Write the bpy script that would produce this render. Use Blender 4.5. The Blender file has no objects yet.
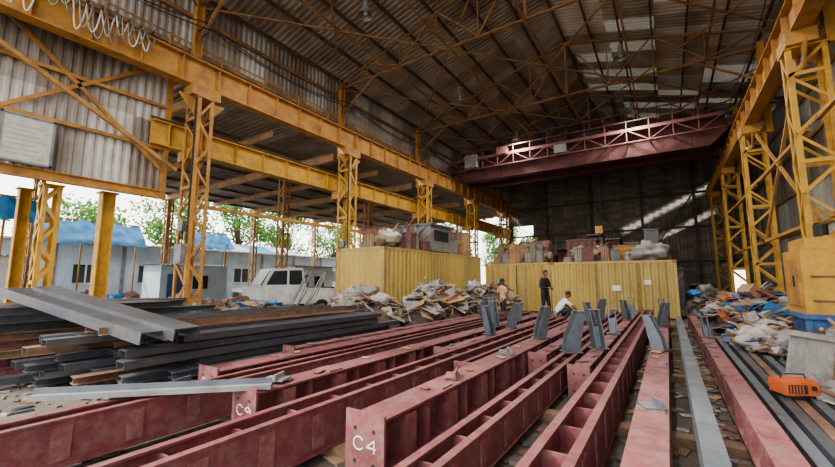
import bpy, bmesh, math, random
from mathutils import Vector, Matrix, noise
R = random.Random(7)
V = Vector
scene = bpy.context.scene

# ------------------------------------------------------------ materials
MATS = {}
def M(name, c1, c2=None, rough=.6, metal=0.0, scale=3.0, bump=.15, lo=.4, hi=.65, transl=0.0, bscale=None, stretch=(1,1,1), dust=0.0, dustc=(.30,.26,.22)):
    if name in MATS: return MATS[name]
    m = bpy.data.materials.new(name); m.use_nodes = True
    nt = m.node_tree; N = nt.nodes; L = nt.links
    bs = N['Principled BSDF']
    c2 = c2 or tuple(x*.6 for x in c1)
    tc = N.new('ShaderNodeTexCoord'); mp = N.new('ShaderNodeMapping'); mp.inputs['Scale'].default_value = stretch
    L.new(tc.outputs['Object'], mp.inputs[0])
    no = N.new('ShaderNodeTexNoise'); no.inputs['Scale'].default_value = scale; no.inputs['Detail'].default_value = 8; no.inputs['Roughness'].default_value = .65
    L.new(mp.outputs[0], no.inputs['Vector'])
    rp = N.new('ShaderNodeValToRGB'); rp.color_ramp.elements[0].position = lo; rp.color_ramp.elements[1].position = hi
    rp.color_ramp.elements[0].color = (*c1, 1); rp.color_ramp.elements[1].color = (*c2, 1)
    L.new(no.outputs['Fac'], rp.inputs[0]); col = rp.outputs[0]
    if dust:
        n3 = N.new('ShaderNodeTexNoise'); n3.inputs['Scale'].default_value = scale*2.7+1; n3.inputs['Detail'].default_value = 10; n3.inputs['Roughness'].default_value=.75
        L.new(tc.outputs['Object'], n3.inputs['Vector'])
        r3 = N.new('ShaderNodeMapRange'); r3.inputs['From Min'].default_value=.42; r3.inputs['From Max'].default_value=.68; r3.inputs['To Max'].default_value=dust
        L.new(n3.outputs['Fac'], r3.inputs['Value'])
        mx = N.new('ShaderNodeMix'); mx.data_type='RGBA'; L.new(r3.outputs[0], mx.inputs[0]); L.new(col, mx.inputs[6]); mx.inputs[7].default_value=(*dustc,1)
        col = mx.outputs[2]
    L.new(col, bs.inputs['Base Color'])
    bs.inputs['Metallic'].default_value = metal
    mr = N.new('ShaderNodeMapRange'); mr.inputs['To Min'].default_value = max(0.05, rough-.15); mr.inputs['To Max'].default_value = min(1, rough+.2)
    L.new(no.outputs['Fac'], mr.inputs['Value']); L.new(mr.outputs[0], bs.inputs['Roughness'])
    if bump:
        n2 = N.new('ShaderNodeTexNoise'); n2.inputs['Scale'].default_value = bscale or scale*6; n2.inputs['Detail'].default_value = 6
        L.new(tc.outputs['Object'], n2.inputs['Vector'])
        bp = N.new('ShaderNodeBump'); bp.inputs['Strength'].default_value = bump; bp.inputs['Distance'].default_value = .03
        L.new(n2.outputs['Fac'], bp.inputs['Height']); L.new(bp.outputs[0], bs.inputs['Normal'])
    if transl:
        tr = N.new('ShaderNodeBsdfTranslucent'); L.new(col, tr.inputs[0])
        mx = N.new('ShaderNodeMixShader'); mx.inputs[0].default_value = transl
        L.new(bs.outputs[0], mx.inputs[1]); L.new(tr.outputs[0], mx.inputs[2])
        L.new(mx.outputs[0], N['Material Output'].inputs[0])
    MATS[name] = m; return m

YEL = M('crane_yellow_paint', (.55,.275,.055), (.25,.125,.045), .65, 0, 2.2, .1, .42, .70, dust=.6, dustc=(.22,.17,.125))
YEL2 = M('crane_yellow_bright', (.62,.36,.05), (.34,.18,.04), .62, 0, 2.2, .1, .45, .73, dust=.55, dustc=(.25,.19,.13))
ORG = M('roof_steel_orange', (.36,.20,.085), (.17,.10,.06), .7, 0, 1.5, .1)
BRN = M('roof_steel_brown', (.14,.095,.065), (.07,.052,.042), .75, 0, 1.5, .1)
RED = M('red_oxide_primer', (.165,.040,.046), (.115,.034,.038), .6, 0, 2.5, .12, .4, .7, dust=.6, dustc=(.22,.145,.135))
RED2 = M('red_oxide_dusty', (.20,.062,.066), (.135,.045,.047), .65, 0, 3, .12, dust=.6, dustc=(.26,.185,.17))
CRN = M('crane_maroon', (.12,.035,.034), (.06,.022,.022), .65, 0, 1.5, .1)
STL = M('mill_scale_steel', (.085,.098,.12), (.14,.115,.095), .42, .45, 2.0, .1, .5, .8, stretch=(1,.3,1), dust=.25)
STL2 = M('bluish_steel', (.14,.175,.215), (.09,.105,.125), .44, .4, 2.5, .08, dust=.3)
STL3 = M('light_grey_steel', (.28,.30,.31), (.17,.17,.17), .5, .3, 2.5, .08, dust=.4)
RUST = M('rusty_steel', (.22,.13,.085), (.11,.075,.055), .8, .1, 4, .3)
CONT = M('container_yellow', (.54,.39,.10), (.35,.24,.07), .62, 0, 1.3, .08, .45, .75, stretch=(1,1,.3), dust=.45)
CONT2 = M('container_ochre', (.46,.34,.10), (.28,.20,.065), .62, 0, 1.3, .08, .45, .75, stretch=(1,1,.3), dust=.45)
CONTD = M('container_rust', (.20,.10,.04), (.4,.26,.05), .7, 0, 5, .1)
SHA = M('sheet_grey', (.44,.43,.40), (.27,.24,.21), .5, .1, .9, .06, stretch=(1,1,.25), dust=.35, dustc=(.2,.16,.13))
SHB = M('sheet_pale', (.58,.58,.56), (.40,.38,.34), .5, .1, .9, .06, stretch=(1,1,.25), dust=.3, dustc=(.25,.2,.16))
SHC = M('sheet_stained', (.34,.30,.26), (.20,.16,.13), .6, .1, .9, .06, stretch=(1,1,.25), dust=.4, dustc=(.14,.1,.08))
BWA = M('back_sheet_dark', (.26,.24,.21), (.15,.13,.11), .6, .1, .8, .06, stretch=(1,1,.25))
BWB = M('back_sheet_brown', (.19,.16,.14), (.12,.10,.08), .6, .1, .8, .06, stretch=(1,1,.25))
BWT = M('light_shaft_strip', (.55,.50,.42), (.34,.30,.25), .6, 0, .8, .05, transl=.5)  # pale translucent colour imitating light shafts at the back wall
RFA = M('roof_sheet_brown', (.29,.25,.20), (.165,.135,.105), .6, .1, .6, .06)
RFB = M('roof_sheet_grey', (.39,.35,.295), (.225,.19,.155), .6, .1, .6, .06)
RFD = M('roof_sheet_pale', (.58,.56,.52), (.41,.38,.34), .6, .1, .6, .06)
RFC = M('roof_sheet_translucent', (.16,.15,.13), (.10,.09,.075), .6, 0, .6, .05, transl=.25)
GRD = M('ground_dirt', (.14,.115,.095), (.06,.053,.047), .9, 0, .9, .7, .35, .65, bscale=14, dust=.45, dustc=(.20,.17,.145))
CONC = M('concrete', (.34,.31,.28), (.19,.175,.16), .85, 0, 2, .25, dust=.4, dustc=(.22,.19,.16))
DIRT = M('heap_dirt', (.17,.14,.12), (.08,.07,.06), .95, 0, 3, .6)
WHT = M('white_sack', (.46,.45,.42), (.26,.25,.23), .8, 0, 3, .8, dust=.4)
GRT = M('grey_tarp', (.27,.265,.26), (.15,.148,.145), .7, 0, 3, .8, dust=.3)
TAN = M('tan_sack', (.34,.27,.19), (.2,.155,.11), .8, 0, 3, .8, dust=.4)
CARD = M('cardboard', (.38,.26,.15), (.26,.18,.11), .85, 0, 3, .1)
BLU = M('blue_tarp', (.08,.32,.62), (.04,.19,.45), .5, 0, 2, .4, transl=.25)
BLU2 = M('blue_paint', (.03,.14,.38), (.015,.07,.22), .5, 0, 3, .1, dust=.4)
PBL = M('pale_blue_wall', (.56,.66,.72), (.42,.52,.58), .8, 0, 1, .1)
WPT = M('white_paint', (.72,.73,.73), (.5,.5,.5), .35, 0, 2, .03)
GLS = M('dark_glass', (.03,.035,.04), (.05,.06,.07), .1, 0, 2, 0)
BLK = M('black_rubber', (.02,.02,.02), (.035,.035,.035), .7, 0, 4, .1)
ORGM = M('orange_paint', (.64,.13,.03), (.40,.08,.02), .5, 0, 3, .05, dust=.3)
WOOD = M('old_timber', (.26,.175,.11), (.145,.10,.07), .8, 0, 4, .3, stretch=(1,.2,1))
LEAF = M('foliage', (.13,.28,.06), (.06,.14,.035), .6, 0, 1.5, 0, transl=.4)
BARK = M('bark', (.12,.08,.05), (.07,.05,.035), .9, 0, 5, .4)
SKIN = M('skin', (.27,.13,.08), (.22,.10,.06), .55, 0, 6, .02)
HAIR = M('hair_black', (.012,.01,.009), (.02,.018,.016), .5, 0, 30, .2)
PEACH = M('peach_shirt', (.66,.40,.28), (.55,.32,.21), .8, 0, 8, .15)
BLKC = M('black_cloth', (.018,.018,.022), (.03,.03,.035), .8, 0, 8, .15)
WHC = M('white_shirt', (.66,.67,.70), (.5,.51,.55), .8, 0, 8, .15)
DKP = M('dark_trousers', (.04,.045,.065), (.03,.03,.045), .85, 0, 8, .15)
CHALK = M('chalk', (.75,.72,.7), (.6,.58,.56), .9, 0, 20, 0)
SIGN = M('sign_board_face', (.55,.55,.49), (.42,.42,.37), .6, 0, 5, .02)
SIGT = M('sign_board_lettering', (.33,.33,.31), (.4,.4,.38), .7, 0, 5, 0)
MARO = M('maroon_paint', (.17,.045,.045), (.10,.03,.03), .6, 0, 2, .05, dust=.4)
RAFT = M('side_bay_rafter',(.46,.29,.15),(.26,.17,.10),.7,0,2,.1)
BYS = M('brown_yellow_steel',(.42,.23,.08),(.2,.12,.07),.65,0,2,.1)

# ------------------------------------------------------------ builder
class B:
    def __init__(s): s.v=[]; s.f=[]; s.m=[]; s.sm=[]; s.mats=[]
    def mi(s, mat):
        if mat not in s.mats: s.mats.append(mat)
        return s.mats.index(mat)
    def add(s, vs, fs, mat, smooth=False):
        o=len(s.v); s.v += [V(p) for p in vs]; k=s.mi(mat)
        for f in fs: s.f.append([i+o for i in f]); s.m.append(k); s.sm.append(smooth)
    def box(s, c, size, mat, rot=None):
        hx,hy,hz=[d/2 for d in size]
        vs=[V((x,y,z)) for x in(-hx,hx) for y in(-hy,hy) for z in(-hz,hz)]
        if rot is not None: vs=[rot@p for p in vs]
        c=V(c); vs=[p+c for p in vs]
        s.add(vs,[(0,1,3,2),(4,6,7,5),(0,4,5,1),(2,3,7,6),(0,2,6,4),(1,5,7,3)],mat)
    def b2(s,x0,x1,y0,y1,z0,z1,mat): s.box(((x0+x1)/2,(y0+y1)/2,(z0+z1)/2),(abs(x1-x0),abs(y1-y0),abs(z1-z0)),mat)
    def frame(s,p1,p2,up=(0,0,1)):
        p1=V(p1);p2=V(p2); d=(p2-p1); L=d.length; d.normalize(); up=V(up)
        if abs(d.dot(up))>.98: up=V((0,1,0)) if abs(d.y)<.9 else V((1,0,0))
        sx=d.cross(up).normalized(); uz=sx.cross(d).normalized()
        return p1,p2,d,L,sx,uz
    def bar(s,p1,p2,w,h,mat,up=(0,0,1),off=(0,0)):
        p1,p2,d,L,sx,uz=s.frame(p1,p2,up)
        o=sx*off[0]+uz*off[1]
        R3=Matrix((sx,d,uz)).transposed()
        s.box((p1+p2)/2+o,(w,L,h),mat,R3)
    def isec(s,p1,p2,w,h,mat,t=.025,up=(0,0,1)):
        s.bar(p1,p2,w,t,mat,up,(0,h/2-t/2)); s.bar(p1,p2,w,t,mat,up,(0,-h/2+t/2)); s.bar(p1,p2,t,h-2*t,mat,up)
    def chan(s,p1,p2,w,h,mat,t=.02,up=(0,0,1)):
        s.bar(p1,p2,w,t,mat,up,(0,0)); s.bar(p1,p2,t,h,mat,up,(w/2-t/2,-h/2)); s.bar(p1,p2,t,h,mat,up,(-w/2+t/2,-h/2))
    def ang(s,p1,p2,w,mat,t=.015,up=(0,0,1)):
        s.bar(p1,p2,w,t,mat,up,(0,-w/2)); s.bar(p1,p2,t,w,mat,up,(-w/2,0))
    def tube(s,pts,rad,mat,n=8,smooth=True,cap=True):
        pts=[V(p) for p in pts]
        if not hasattr(rad,'__len__'): rad=[rad]*len(pts)
        vs=[];fs=[]; ref=None
        for i,p in enumerate(pts):
            d=(pts[min(i+1,len(pts)-1)]-pts[max(i-1,0)]).normalized()
            if ref is None: ref=V((0,0,1)) if abs(d.z)<.9 else V((1,0,0))
            a=d.cross(ref).normalized(); ref=a.cross(d).normalized()
            for k in range(n):
                t=2*math.pi*k/n; vs.append(p+(a*math.cos(t)+ref*math.sin(t))*rad[i])
        for i in range(len(pts)-1):
            for k in range(n): fs.append((i*n+k,i*n+(k+1)%n,(i+1)*n+(k+1)%n,(i+1)*n+k))
        if cap: fs.append(tuple(range(n-1,-1,-1))); fs.append(tuple(range((len(pts)-1)*n,len(pts)*n)))
        s.add(vs,fs,mat,smooth)
    def cyl(s,p1,p2,r,mat,n=14): s.tube([p1,p2],r,mat,n,False)
    def ell(s,c,r,mat,nu=12,nv=8,fn=None,rot=None):
        vs=[];fs=[];c=V(c)
        for j in range(nv+1):
            ph=math.pi*j/nv
            for i in range(nu):
                th=2*math.pi*i/nu
                p=V((math.sin(ph)*math.cos(th),math.sin(ph)*math.sin(th),math.cos(ph)))
                if fn: p=fn(p)
                p=V((p.x*r[0],p.y*r[1],p.z*r[2]))
                if rot is not None: p=rot@p
                vs.append(p+c)
        for j in range(nv):
            for i in range(nu): fs.append((j*nu+i,(j+1)*nu+i,(j+1)*nu+(i+1)%nu,j*nu+(i+1)%nu))
        s.add(vs,fs,mat,True)
    def blob(s,c,r,mat,seed=0,amp=.35,nu=20,nv=14):
        o=V((seed*3.7,seed*1.3,seed*.7))
        s.ell(c,r,mat,nu,nv,fn=lambda p:p*(1+amp*noise.noise(p*1.7+o)+.8*amp*abs(noise.noise(p*4+o))))
    def prism(s,poly,n,t,mat):
        poly=[V(p) for p in poly]; n=V(n).normalized()*t/2; k=len(poly)
        vs=[p+n for p in poly]+[p-n for p in poly]
        fs=[tuple(range(k)),tuple(range(2*k-1,k-1,-1))]+[(i,i+k,(i+1)%k+k,(i+1)%k) for i in range(k)]
        s.add(vs,fs,mat)
    def corr(s,o,u,v,Lu,Lv,mats,pitch=.25,depth=.04,rows=1,group=4,seed=1,skip=None,force=None):
        rr=random.Random(seed); o=V(o);u=V(u).normalized();v=V(v).normalized();n=u.cross(v)
        np_=max(1,round(Lu/pitch)); pitch=Lu/np_
        for r in range(rows):
            a=r/rows*Lv; b=(r+1)/rows*Lv; mat=mats[0]
            for k in range(np_):
                if k%group==0: mat=rr.choice(mats)
                mm=mat
                if force:
                    fm=force((k+.5)*pitch,(a+b)/2)
                    if fm: mm=fm
                if skip and skip((k+.5)*pitch,(a+b)/2): continue
                prof=[(0,0),(.3,0),(.5,1),(.8,1),(1,0)]
                vs=[]
                for t,h in prof:
                    q=o+u*((k+t)*pitch)+n*(h*depth+ (r%2)*.004)
                    vs+= [q+v*a,q+v*(b+.02)]
                s.add(vs,[(2*i,2*i+2,2*i+3,2*i+1) for i in range(4)],mm)
    def obj(s,name,mat4=None,parent=None):
        vs=s.v
        if mat4 is not None: vs=[mat4@p for p in vs]
        mn=V([min(p[i] for p in vs) for i in range(3)]); mx=V([max(p[i] for p in vs) for i in range(3)])
        c=V(((mn.x+mx.x)/2,(mn.y+mx.y)/2,mn.z))
        me=bpy.data.meshes.new(name); me.from_pydata([tuple(p-c) for p in vs],[],s.f)
        for m in s.mats: me.materials.append(m)
        me.polygons.foreach_set('material_index',s.m); me.polygons.foreach_set('use_smooth',s.sm); me.update()
        ob=bpy.data.objects.new(name,me); ob.location=c; scene.collection.objects.link(ob)
        return ob

# ------------------------------------------------------------ dimensions
XL,XR=-12.5,3.2
YS=[-.9,6.1,13.1,20.1,27.1,34.1]
YB=38.0; Y0=-2.0
WL,WR=-13.5,6.0
EAVE=11.8; RX,RZ=-3.8,14.6

# floor
b=B(); n=60
vs=[];fs=[]
gx0,gx1,gy0,gy1=-60,30,-20,70
for j in range(n+1):
    for i in range(n+1):
        vs.append((gx0+(gx1-gx0)*i/n,gy0+(gy1-gy0)*j/n,0))
for j in range(n):
    for i in range(n): fs.append((j*(n+1)+i,j*(n+1)+i+1,(j+1)*(n+1)+i+1,(j+1)*(n+1)+i))
b.add(vs,fs,GRD); b.obj('floor')

# ------------------------------------------------------------ walls
b=B()
S=[SHA,SHB,SHA,SHC]
b.corr((WL,Y0,9.1),(0,1,0),(0,0,1),YB-Y0,EAVE-9.1,S,.22,.045,2,5,2)
b.corr((WL,Y0,4.4),(0,1,0),(0,0,1),7.5,4.7,S+[SHB],.22,.045,2,5,3)
b.isec((WL+.12,Y0,4.4),(WL+.12,5.6,4.4),.16,.26,YEL)
for z in (9.6,10.9): b.bar((WL+.14,Y0,z),(WL+.14,YB,z),.08,.14,ORG)
for z in (5.9,7.3): b.bar((WL+.14,Y0,z),(WL+.14,5.6,z),.08,.1,YEL)
b.bar((WL+.16,.6,9.3),(WL+.16,5.4,5.2),.07,.1,YEL); b.bar((WL+.16,.6,5.0),(WL+.16,5.4,8.8),.07,.1,YEL)
b.bar((WL+.1,5.5,4.3),(WL+.1,5.5,9.2),.14,.14,YEL)
b.obj('wall_left')
b=B()
b.corr((WR,YB,2.6),(0,-1,0),(0,0,1),YB-Y0,EAVE-2.6,S,.22,.045,5,5,5)
b.b2(WR,WR+.25,Y0,YB,0,2.6,CONC)
for z in (4.2,6.2,8.2,10.2): b.bar((WR-.1,Y0,z),(WR-.1,YB,z),.08,.14,YEL)
b.obj('wall_right')
b=B()
def zl(x): return 5.5+(x+3.0)*.5
def shaft(u,v):
    x=WR-u
    if -3.0<x<3.8:
        c=zl(x)
        if c+.32<v<c+.72: return True
        if x>-.2 and x<3.4 and c-1.7<v<c-1.42: return True
    return False
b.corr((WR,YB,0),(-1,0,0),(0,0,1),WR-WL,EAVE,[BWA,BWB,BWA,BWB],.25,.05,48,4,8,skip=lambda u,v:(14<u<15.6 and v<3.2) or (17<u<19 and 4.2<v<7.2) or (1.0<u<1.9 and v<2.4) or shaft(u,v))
# slanting translucent strips shaped as light shafts, over gaps cut for them
for (xa,xb,d0,d1) in ((-3.3,4.1,.08,.98),(-.4,3.7,-1.86,-1.24)):
    nseg=14
    for i in range(nseg):
        x0=xa+(xb-xa)*i/nseg;x1=xa+(xb-xa)*(i+1)/nseg; yy=YB-.09-(i%2)*.015
        b.add([(x0,yy,zl(x0)+d0),(x1,yy,zl(x1)+d0),(x1,yy,zl(x1)+d1),(x0,yy,zl(x0)+d1)],[(0,1,2,3)],BWT)
for z in (3.2,6.0,8.8,11.5): b.bar((WL,YB-.25,z),(WR,YB-.25,z),.1,.16,BRN)
for x in (-9.5,-5.5,-1.5,2.2): b.isec((x,YB-.4,0),(x,YB-.4,EAVE),.2,.25,BRN)
b.bar((-1.5,YB-.45,3.2),(2.2,YB-.45,8.8),.08,.1,BRN); b.bar((-5.5,YB-.45,8.8),(-1.5,YB-.45,3.2),.08,.1,BRN)
b.prism([(WL,YB,EAVE),(WR,YB,EAVE),(RX,YB,RZ)],(0,1,0),.05,BWB)
b.obj('wall_back')

# ------------------------------------------------------------ roof
b=B()
for side,(xe) in ((0,WL-.3),(1,WR+.3)):
    d=V((xe-RX,0,EAVE-RZ)); L=d.length
    o=V((RX,Y0,RZ)) if side==0 else V((RX,YB,RZ))
    u=(0,1,0) if side==0 else (0,-1,0)
    b.corr(o,u,d,YB-Y0,L,[RFA,RFB,RFA,RFB,RFB] if side==0 else [RFB,RFD,RFD,RFB,RFC],.25,.05,5,4,11+side)
b.bar((RX,Y0,RZ+.03),(RX,YB,RZ+.03),.5,.02,RFB)
b.obj('ceiling')
b=B()
def roofz(x): 
    return RZ+(EAVE-RZ)*((RX-x)/(RX-WL) if x<RX else (x-RX)/(WR-RX))
for i in range(1,8):
    x=RX+(WL-RX)*i/7.2; b.bar((x,Y0,roofz(x)-.14),(x,YB,roofz(x)-.14),.07,.16,BRN)
for i in range(0,8):
    x=RX+(WR-RX)*i/7.5; b.bar((x,Y0,roofz(x)-.14),(x,YB,roofz(x)-.14),.07,.16,BRN)
b.obj('roof_purlins')
for Y in YS:
    b=B(); zb=EAVE-.45; n=10
    P=[V((WL+.1+(WR-.1-WL-.1)*i/n,Y,0)) for i in range(n+1)]
    top=[V((p.x,Y,roofz(p.x)-.3)) for p in P]; bot=[V((p.x,Y,zb)) for p in P]
    apex=V((RX,Y,RZ-.3))
    tl=top[0];tr=top[-1]
    b.ang(tl,apex,.14,ORG,.03);b.ang(apex,tr,.14,ORG,.03)
    b.ang(bot[0],bot[-1],.13,ORG,.03)
    b.bar(apex,(RX,Y,zb),.07,.07,ORG)
    for i in range(n):
        if i%2==0: b.bar(bot[i],top[i+1],.06,.06,ORG)
        else: b.bar(top[i],bot[i+1],.06,.06,ORG)
    for i in range(1,n): b.bar(bot[i],top[i],.05,.05,ORG)
    b.bar((XL-.5,Y,9.9),(XL+1.6,Y,zb),.08,.08,ORG); b.bar((XR+.5,Y,9.9),(XR-1.6,Y,zb),.08,.08,ORG)
    b.obj('roof_truss')
b=B(); zb=EAVE-.5
for x in (-10,-7,-3.8,-.8,2): b.bar((x,YS[0],zb),(x,YS[-1],zb),.07,.07,ORG)
for k in range(5):
    ya,yb=YS[k],YS[k+1]
    for xa,xb in ((-13.2,-7),(-7,-.8),(-.8,5.6)):
        b.bar((xa,ya,zb-.06),(xb,yb,zb-.06),.06,.05,ORG); b.bar((xb,ya,zb-.12),(xa,yb,zb-.12),.06,.05,ORG)
b.obj('roof_bracing')

# ------------------------------------------------------------ columns
def laced(b,x,y,z0,z1,wx,wy,mat,step=.75,c=.1):
    for sx in(-1,1):
        for sy in(-1,1):
            X=x+sx*wx/2;Y=y+sy*wy/2
            b.b2(X-.012,X+.012,Y-sy*c,Y,z0,z1,mat); b.b2(X-sx*c,X,Y-.012,Y+.012,z0,z1,mat)
    k=max(2,round((z1-z0)/step)); h=(z1-z0)/k
    for i in range(k):
        a=z0+i*h;d=a+h
        for sy in(-1,1):
            Y=y+sy*(wy/2+.012); s=1 if i%2 else -1
            b.bar((x-s*wx/2,Y,a),(x+s*wx/2,Y,d),.07,.02,mat,(0,1,0))
            if i%3==0: b.bar((x-wx/2,Y,a+.05),(x+wx/2,Y,a+.05),.1,.02,mat,(0,1,0))
        for sx in(-1,1):
            X=x+sx*(wx/2+.012); s=1 if i%2 else -1
            b.bar((X,y-s*wy/2,a),(X,y+s*wy/2,d),.07,.02,mat,(1,0,0))
    b.box((x,y,z0+.02),(wx+.25,wy+.25,.04),mat)
    b.box((x,y,z1-.02),(wx+.1,wy+.1,.04),mat)
for X,mt in ((XL,YEL),(XR,YEL)):
    sgn=-1 if X<0 else 1
    for Y in YS:
        b=B()
        laced(b,X+sgn*.1,Y,.0,7.6,.75,.5,YEL2 if (X>0 or Y>10) else YEL)
        b.b2(X-.3,X+.3,Y-.45,Y+.45,7.6,7.95,mt)
        b.prism([(X+.02,Y-.25,7.0),(X+.02,Y-.25,7.6),(X+.02,Y-.75,7.6)],(1,0,0),.04,mt)
        b.prism([(X+.02,Y+.25,7.0),(X+.02,Y+.25,7.6),(X+.02,Y+.75,7.6)],(1,0,0),.04,mt)
        xr=X+sgn*.62
        b.isec((xr,Y,7.6),(xr,Y,EAVE-.3),.22,.26,YEL if X<0 else YEL2)
        b.bar((X+sgn*.2,Y,7.2),(xr,Y,8.2),.12,.12,mt)
        if X<0 and Y in (6.1,13.1): # switch boxes and conduit on the column
            b.b2(X-.2,X+.2,Y-.42,Y-.28,2.2,2.8,STL3); b.b2(X-.1,X+.15,Y-.4,Y-.28,3.2,3.5,STL2)
            b.cyl((X+.25,Y-.3,2.8),(X+.25,Y-.3,7.6),.025,BLK,8); b.cyl((X+.05,Y-.33,2.8),(X+.05,Y-.33,3.2),.02,BLK,8)
        b.obj('crane_runway_column')
def girder(X,Z0,Z1,w,mat,ya,yb,rail=True):
    b=B(); b.isec((X,ya,(Z0+Z1)/2),(X,yb,(Z0+Z1)/2),w,Z1-Z0,mat,.035)
    y=ya+.5
    while y<yb:
        for s in(-1,1): b.b2(X+s*.02,X+s*w*.42,y-.01,y+.01,Z0+.03,Z1-.03,mat)
        y+=1.15
    if rail: b.isec((X,ya,Z1+.06),(X,yb,Z1+.06),.1,.12,BRN,.03)
    return b
b=girder(XL,7.95,8.85,.4,YEL,Y0,YB); 
b.b2(XL-.75,XL-.2,Y0,YB,8.8,8.84,YEL)
y=Y0+.3
while y<YB:
    b.bar((XL-.72,y,8.84),(XL-.72,y,9.8),.04,.04,YEL); y+=1.75
b.bar((XL-.72,Y0,9.8),(XL-.72,YB,9.8),.04,.04,YEL);b.bar((XL-.72,Y0,9.35),(XL-.72,YB,9.35),.03,.03,YEL)
b.obj('crane_runway_girder')
b=girder(XR,7.95,8.85,.4,YEL,Y0,YB); b.b2(XR+.2,XR+.75,Y0,YB,8.8,8.84,YEL); b.obj('crane_runway_girder')
b=girder(XL-.82,5.95,6.75,.34,YEL2,5.0,YB,True)
for Y in YS[1:]: b.b2(XL-.95,XL-.1,Y-.2,Y+.2,5.6,5.95,YEL)
b.obj('side_bay_crane_girder')
b=B()
for k in range(1,5):
    ya,yb=YS[k]+.4,YS[k+1]-.4; x=XR+.1
    for z in (3.2,5.6): b.bar((x,ya,z),(x,yb,z),.1,.1,YEL)
    if k%2==0: b.bar((x,ya,3.2),(x,yb,7.6),.08,.08,YEL); b.bar((x,yb,3.2),(x,ya,7.6),.08,.08,YEL)
b.obj('column_bracing_right')
b=B()
for k in (1,2,3):
    ya,yb=YS[k]+.4,YS[k+1]-.4; x=XL-.5
    b.bar((x,ya,4.15),(x,yb,4.15),.12,.12,YEL)
b.bar((XL-.5,1,7.7),(XL-.5,5.7,5.2),.1,.1,YEL)
b.obj('column_bracing_left')
# sagging power cables strung between roof posts
b=B()
for (x,z,sg) in ((XL+.1,10.3,.5),(XL+.25,10.0,.35),(XR-.3,9.9,.4)):
    for k in range(5):
        ya,yb=YS[k],YS[k+1]; b.tube([(x,ya+(yb-ya)*t/12,z-sg*4*(t/12)*(1-t/12)) for t in range(13)],.018,BLK,6)
    for Y in YS: b.bar((x,Y,z),(XL-.6 if x<0 else XR+.6,Y,z),.04,.04,BRN)
b.obj('overhead_power_cables')

# left low posts
for (x,y,z1) in ((WL-.35,4.25,4.25),(WL-.35,3.0,4.25),(-19,3.45,4.9)):
    b=B()
    if y==3.0: laced(b,x,y,0,4.25,.45,.35,YEL2,.5,.08)
    else:
        b.isec((x,y,0),(x,y,z1),.32,.32,YEL2,.03,(0,1,0)); b.box((x,y,.02),(.5,.5,.04),YEL2); b.box((x,y,z1+.02),(.45,.45,.04),YEL2)
    b.obj('yellow_post')

# ------------------------------------------------------------ side bay
b=B()
zr=8.3
b.corr((-31,Y0,zr-.1),(0,1,0),(1,0,.012),YB-Y0,17.6,[RFA,RFB,SHC,RFA],.25,.05,4,4,21)
for x in (-30.8,-28.5,-26,-23.5,-21,-18.5,-16): b.bar((x,Y0,zr-.2),(x,YB,zr-.2),.08,.16,WOOD)
for Y in YS: b.isec((-31,Y,zr-.5),(-13.6,Y,zr-.5),.2,.42,RAFT,.03)
for Y in [9.6,16.6,23.6]: b.isec((-31,Y,zr-.45),(-13.6,Y,zr-.45),.15,.3,RAFT,.03)
b.obj('side_bay_roof')
for x in (-17.3,-30.5):
    for Y in YS[1:] if x>-20 else YS:
        if x>-20 and Y<10: continue
        b=B(); laced(b,x,Y,0,zr-.7,.5,.4,BYS,.7,.1); b.obj('side_bay_column')
b=B(); b.b2(-35.2,-35,-6,YB+14,0,4.3,PBL)
for i in range(13):
    y=-4+i*4; b.b2(-35,-34.93,y,y+.25,0,4.3,STL3); 
    b.b2(-35.0,-34.96,y+1.2,y+2.6,1.5,2.8,GLS); b.b2(-35.0,-34.94,y+1.1,y+2.7,1.4,1.5,WPT); b.b2(-35.0,-34.94,y+1.85,y+1.95,1.5,2.8,WPT)
b.b2(-35.4,-34.2,-6,YB+14,4.3,4.42,SHB)
b.corr((-34.9,17,4.4),(0,1,0),(-1,0,.35),12,3,[SHB,BLU,SHA],.25,.04,1,6,4)
b.obj('outbuilding_wall')
def shed(x0,x1,y0,y1,h,mat):
    b=B(); b.b2(x0,x1,y0,y1,0,h,mat); b.corr((x0-.3,y0-.3,h+.02),(0,1,0),(1,0,.0),y1-y0+.6,x1-x0+.6,[SHA,SHB],.25,.04,1,4,3)
    b.b2(x1,x1+.03,y0+.4,y0+1.4,0,2.1,BLU2); b.b2(x1,x1+.03,y0+2.0,y0+3.0,1.1,2.0,GLS); b.b2(x1,x1+.05,y0+1.95,y0+3.05,1.03,1.1,WPT); b.obj('site_cabin')
shed(-29.5,-27.0,1.0,5.2,2.9,WPT); shed(-29.5,-27.0,11.4,15.8,2.7,PBL); shed(-26.5,-24,19.4,23.4,2.8,WPT)
def tarp(name,x,y,z,L,H,mat,seed):
    b=B();nu,nv=30,8;vs=[];fs=[]
    for j in range(nv+1):
        for i in range(nu+1):
            t=i/nu;s=j/nv
            zz=z+H*(1-s)-.18*math.sin(t*math.pi*4)**2*(1-s); xx=x+s*1.6+.2*noise.noise(V((t*9+seed,s*4,1)))
            vs.append((xx,y+L*t,zz+.14*noise.noise(V((t*9,s*5,seed)))))
    for j in range(nv):
        for i in range(nu): fs.append((j*(nu+1)+i,j*(nu+1)+i+1,(j+1)*(nu+1)+i+1,(j+1)*(nu+1)+i))
    b.add(vs,fs,mat,True)
    for t in (0.02,.5,.98): b.bar((x,y+L*t,0),(x,y+L*t,z+H-.1),.08,.08,YEL)
    b.bar((x,y,z+H-.05),(x,y+L,z+H-.05),.08,.08,YEL)
    b.obj(name)
tarp('blue_tarp_cover',-32.6,5.6,4.0,6.5,1.7,BLU,1)
tarp('blue_tarp_cover',-32.6,15.2,4.2,3.6,1.6,BLU,2)
tarp('blue_tarp_cover',-24.5,2.6,4.2,2.6,1.3,BLU,3)
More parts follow.
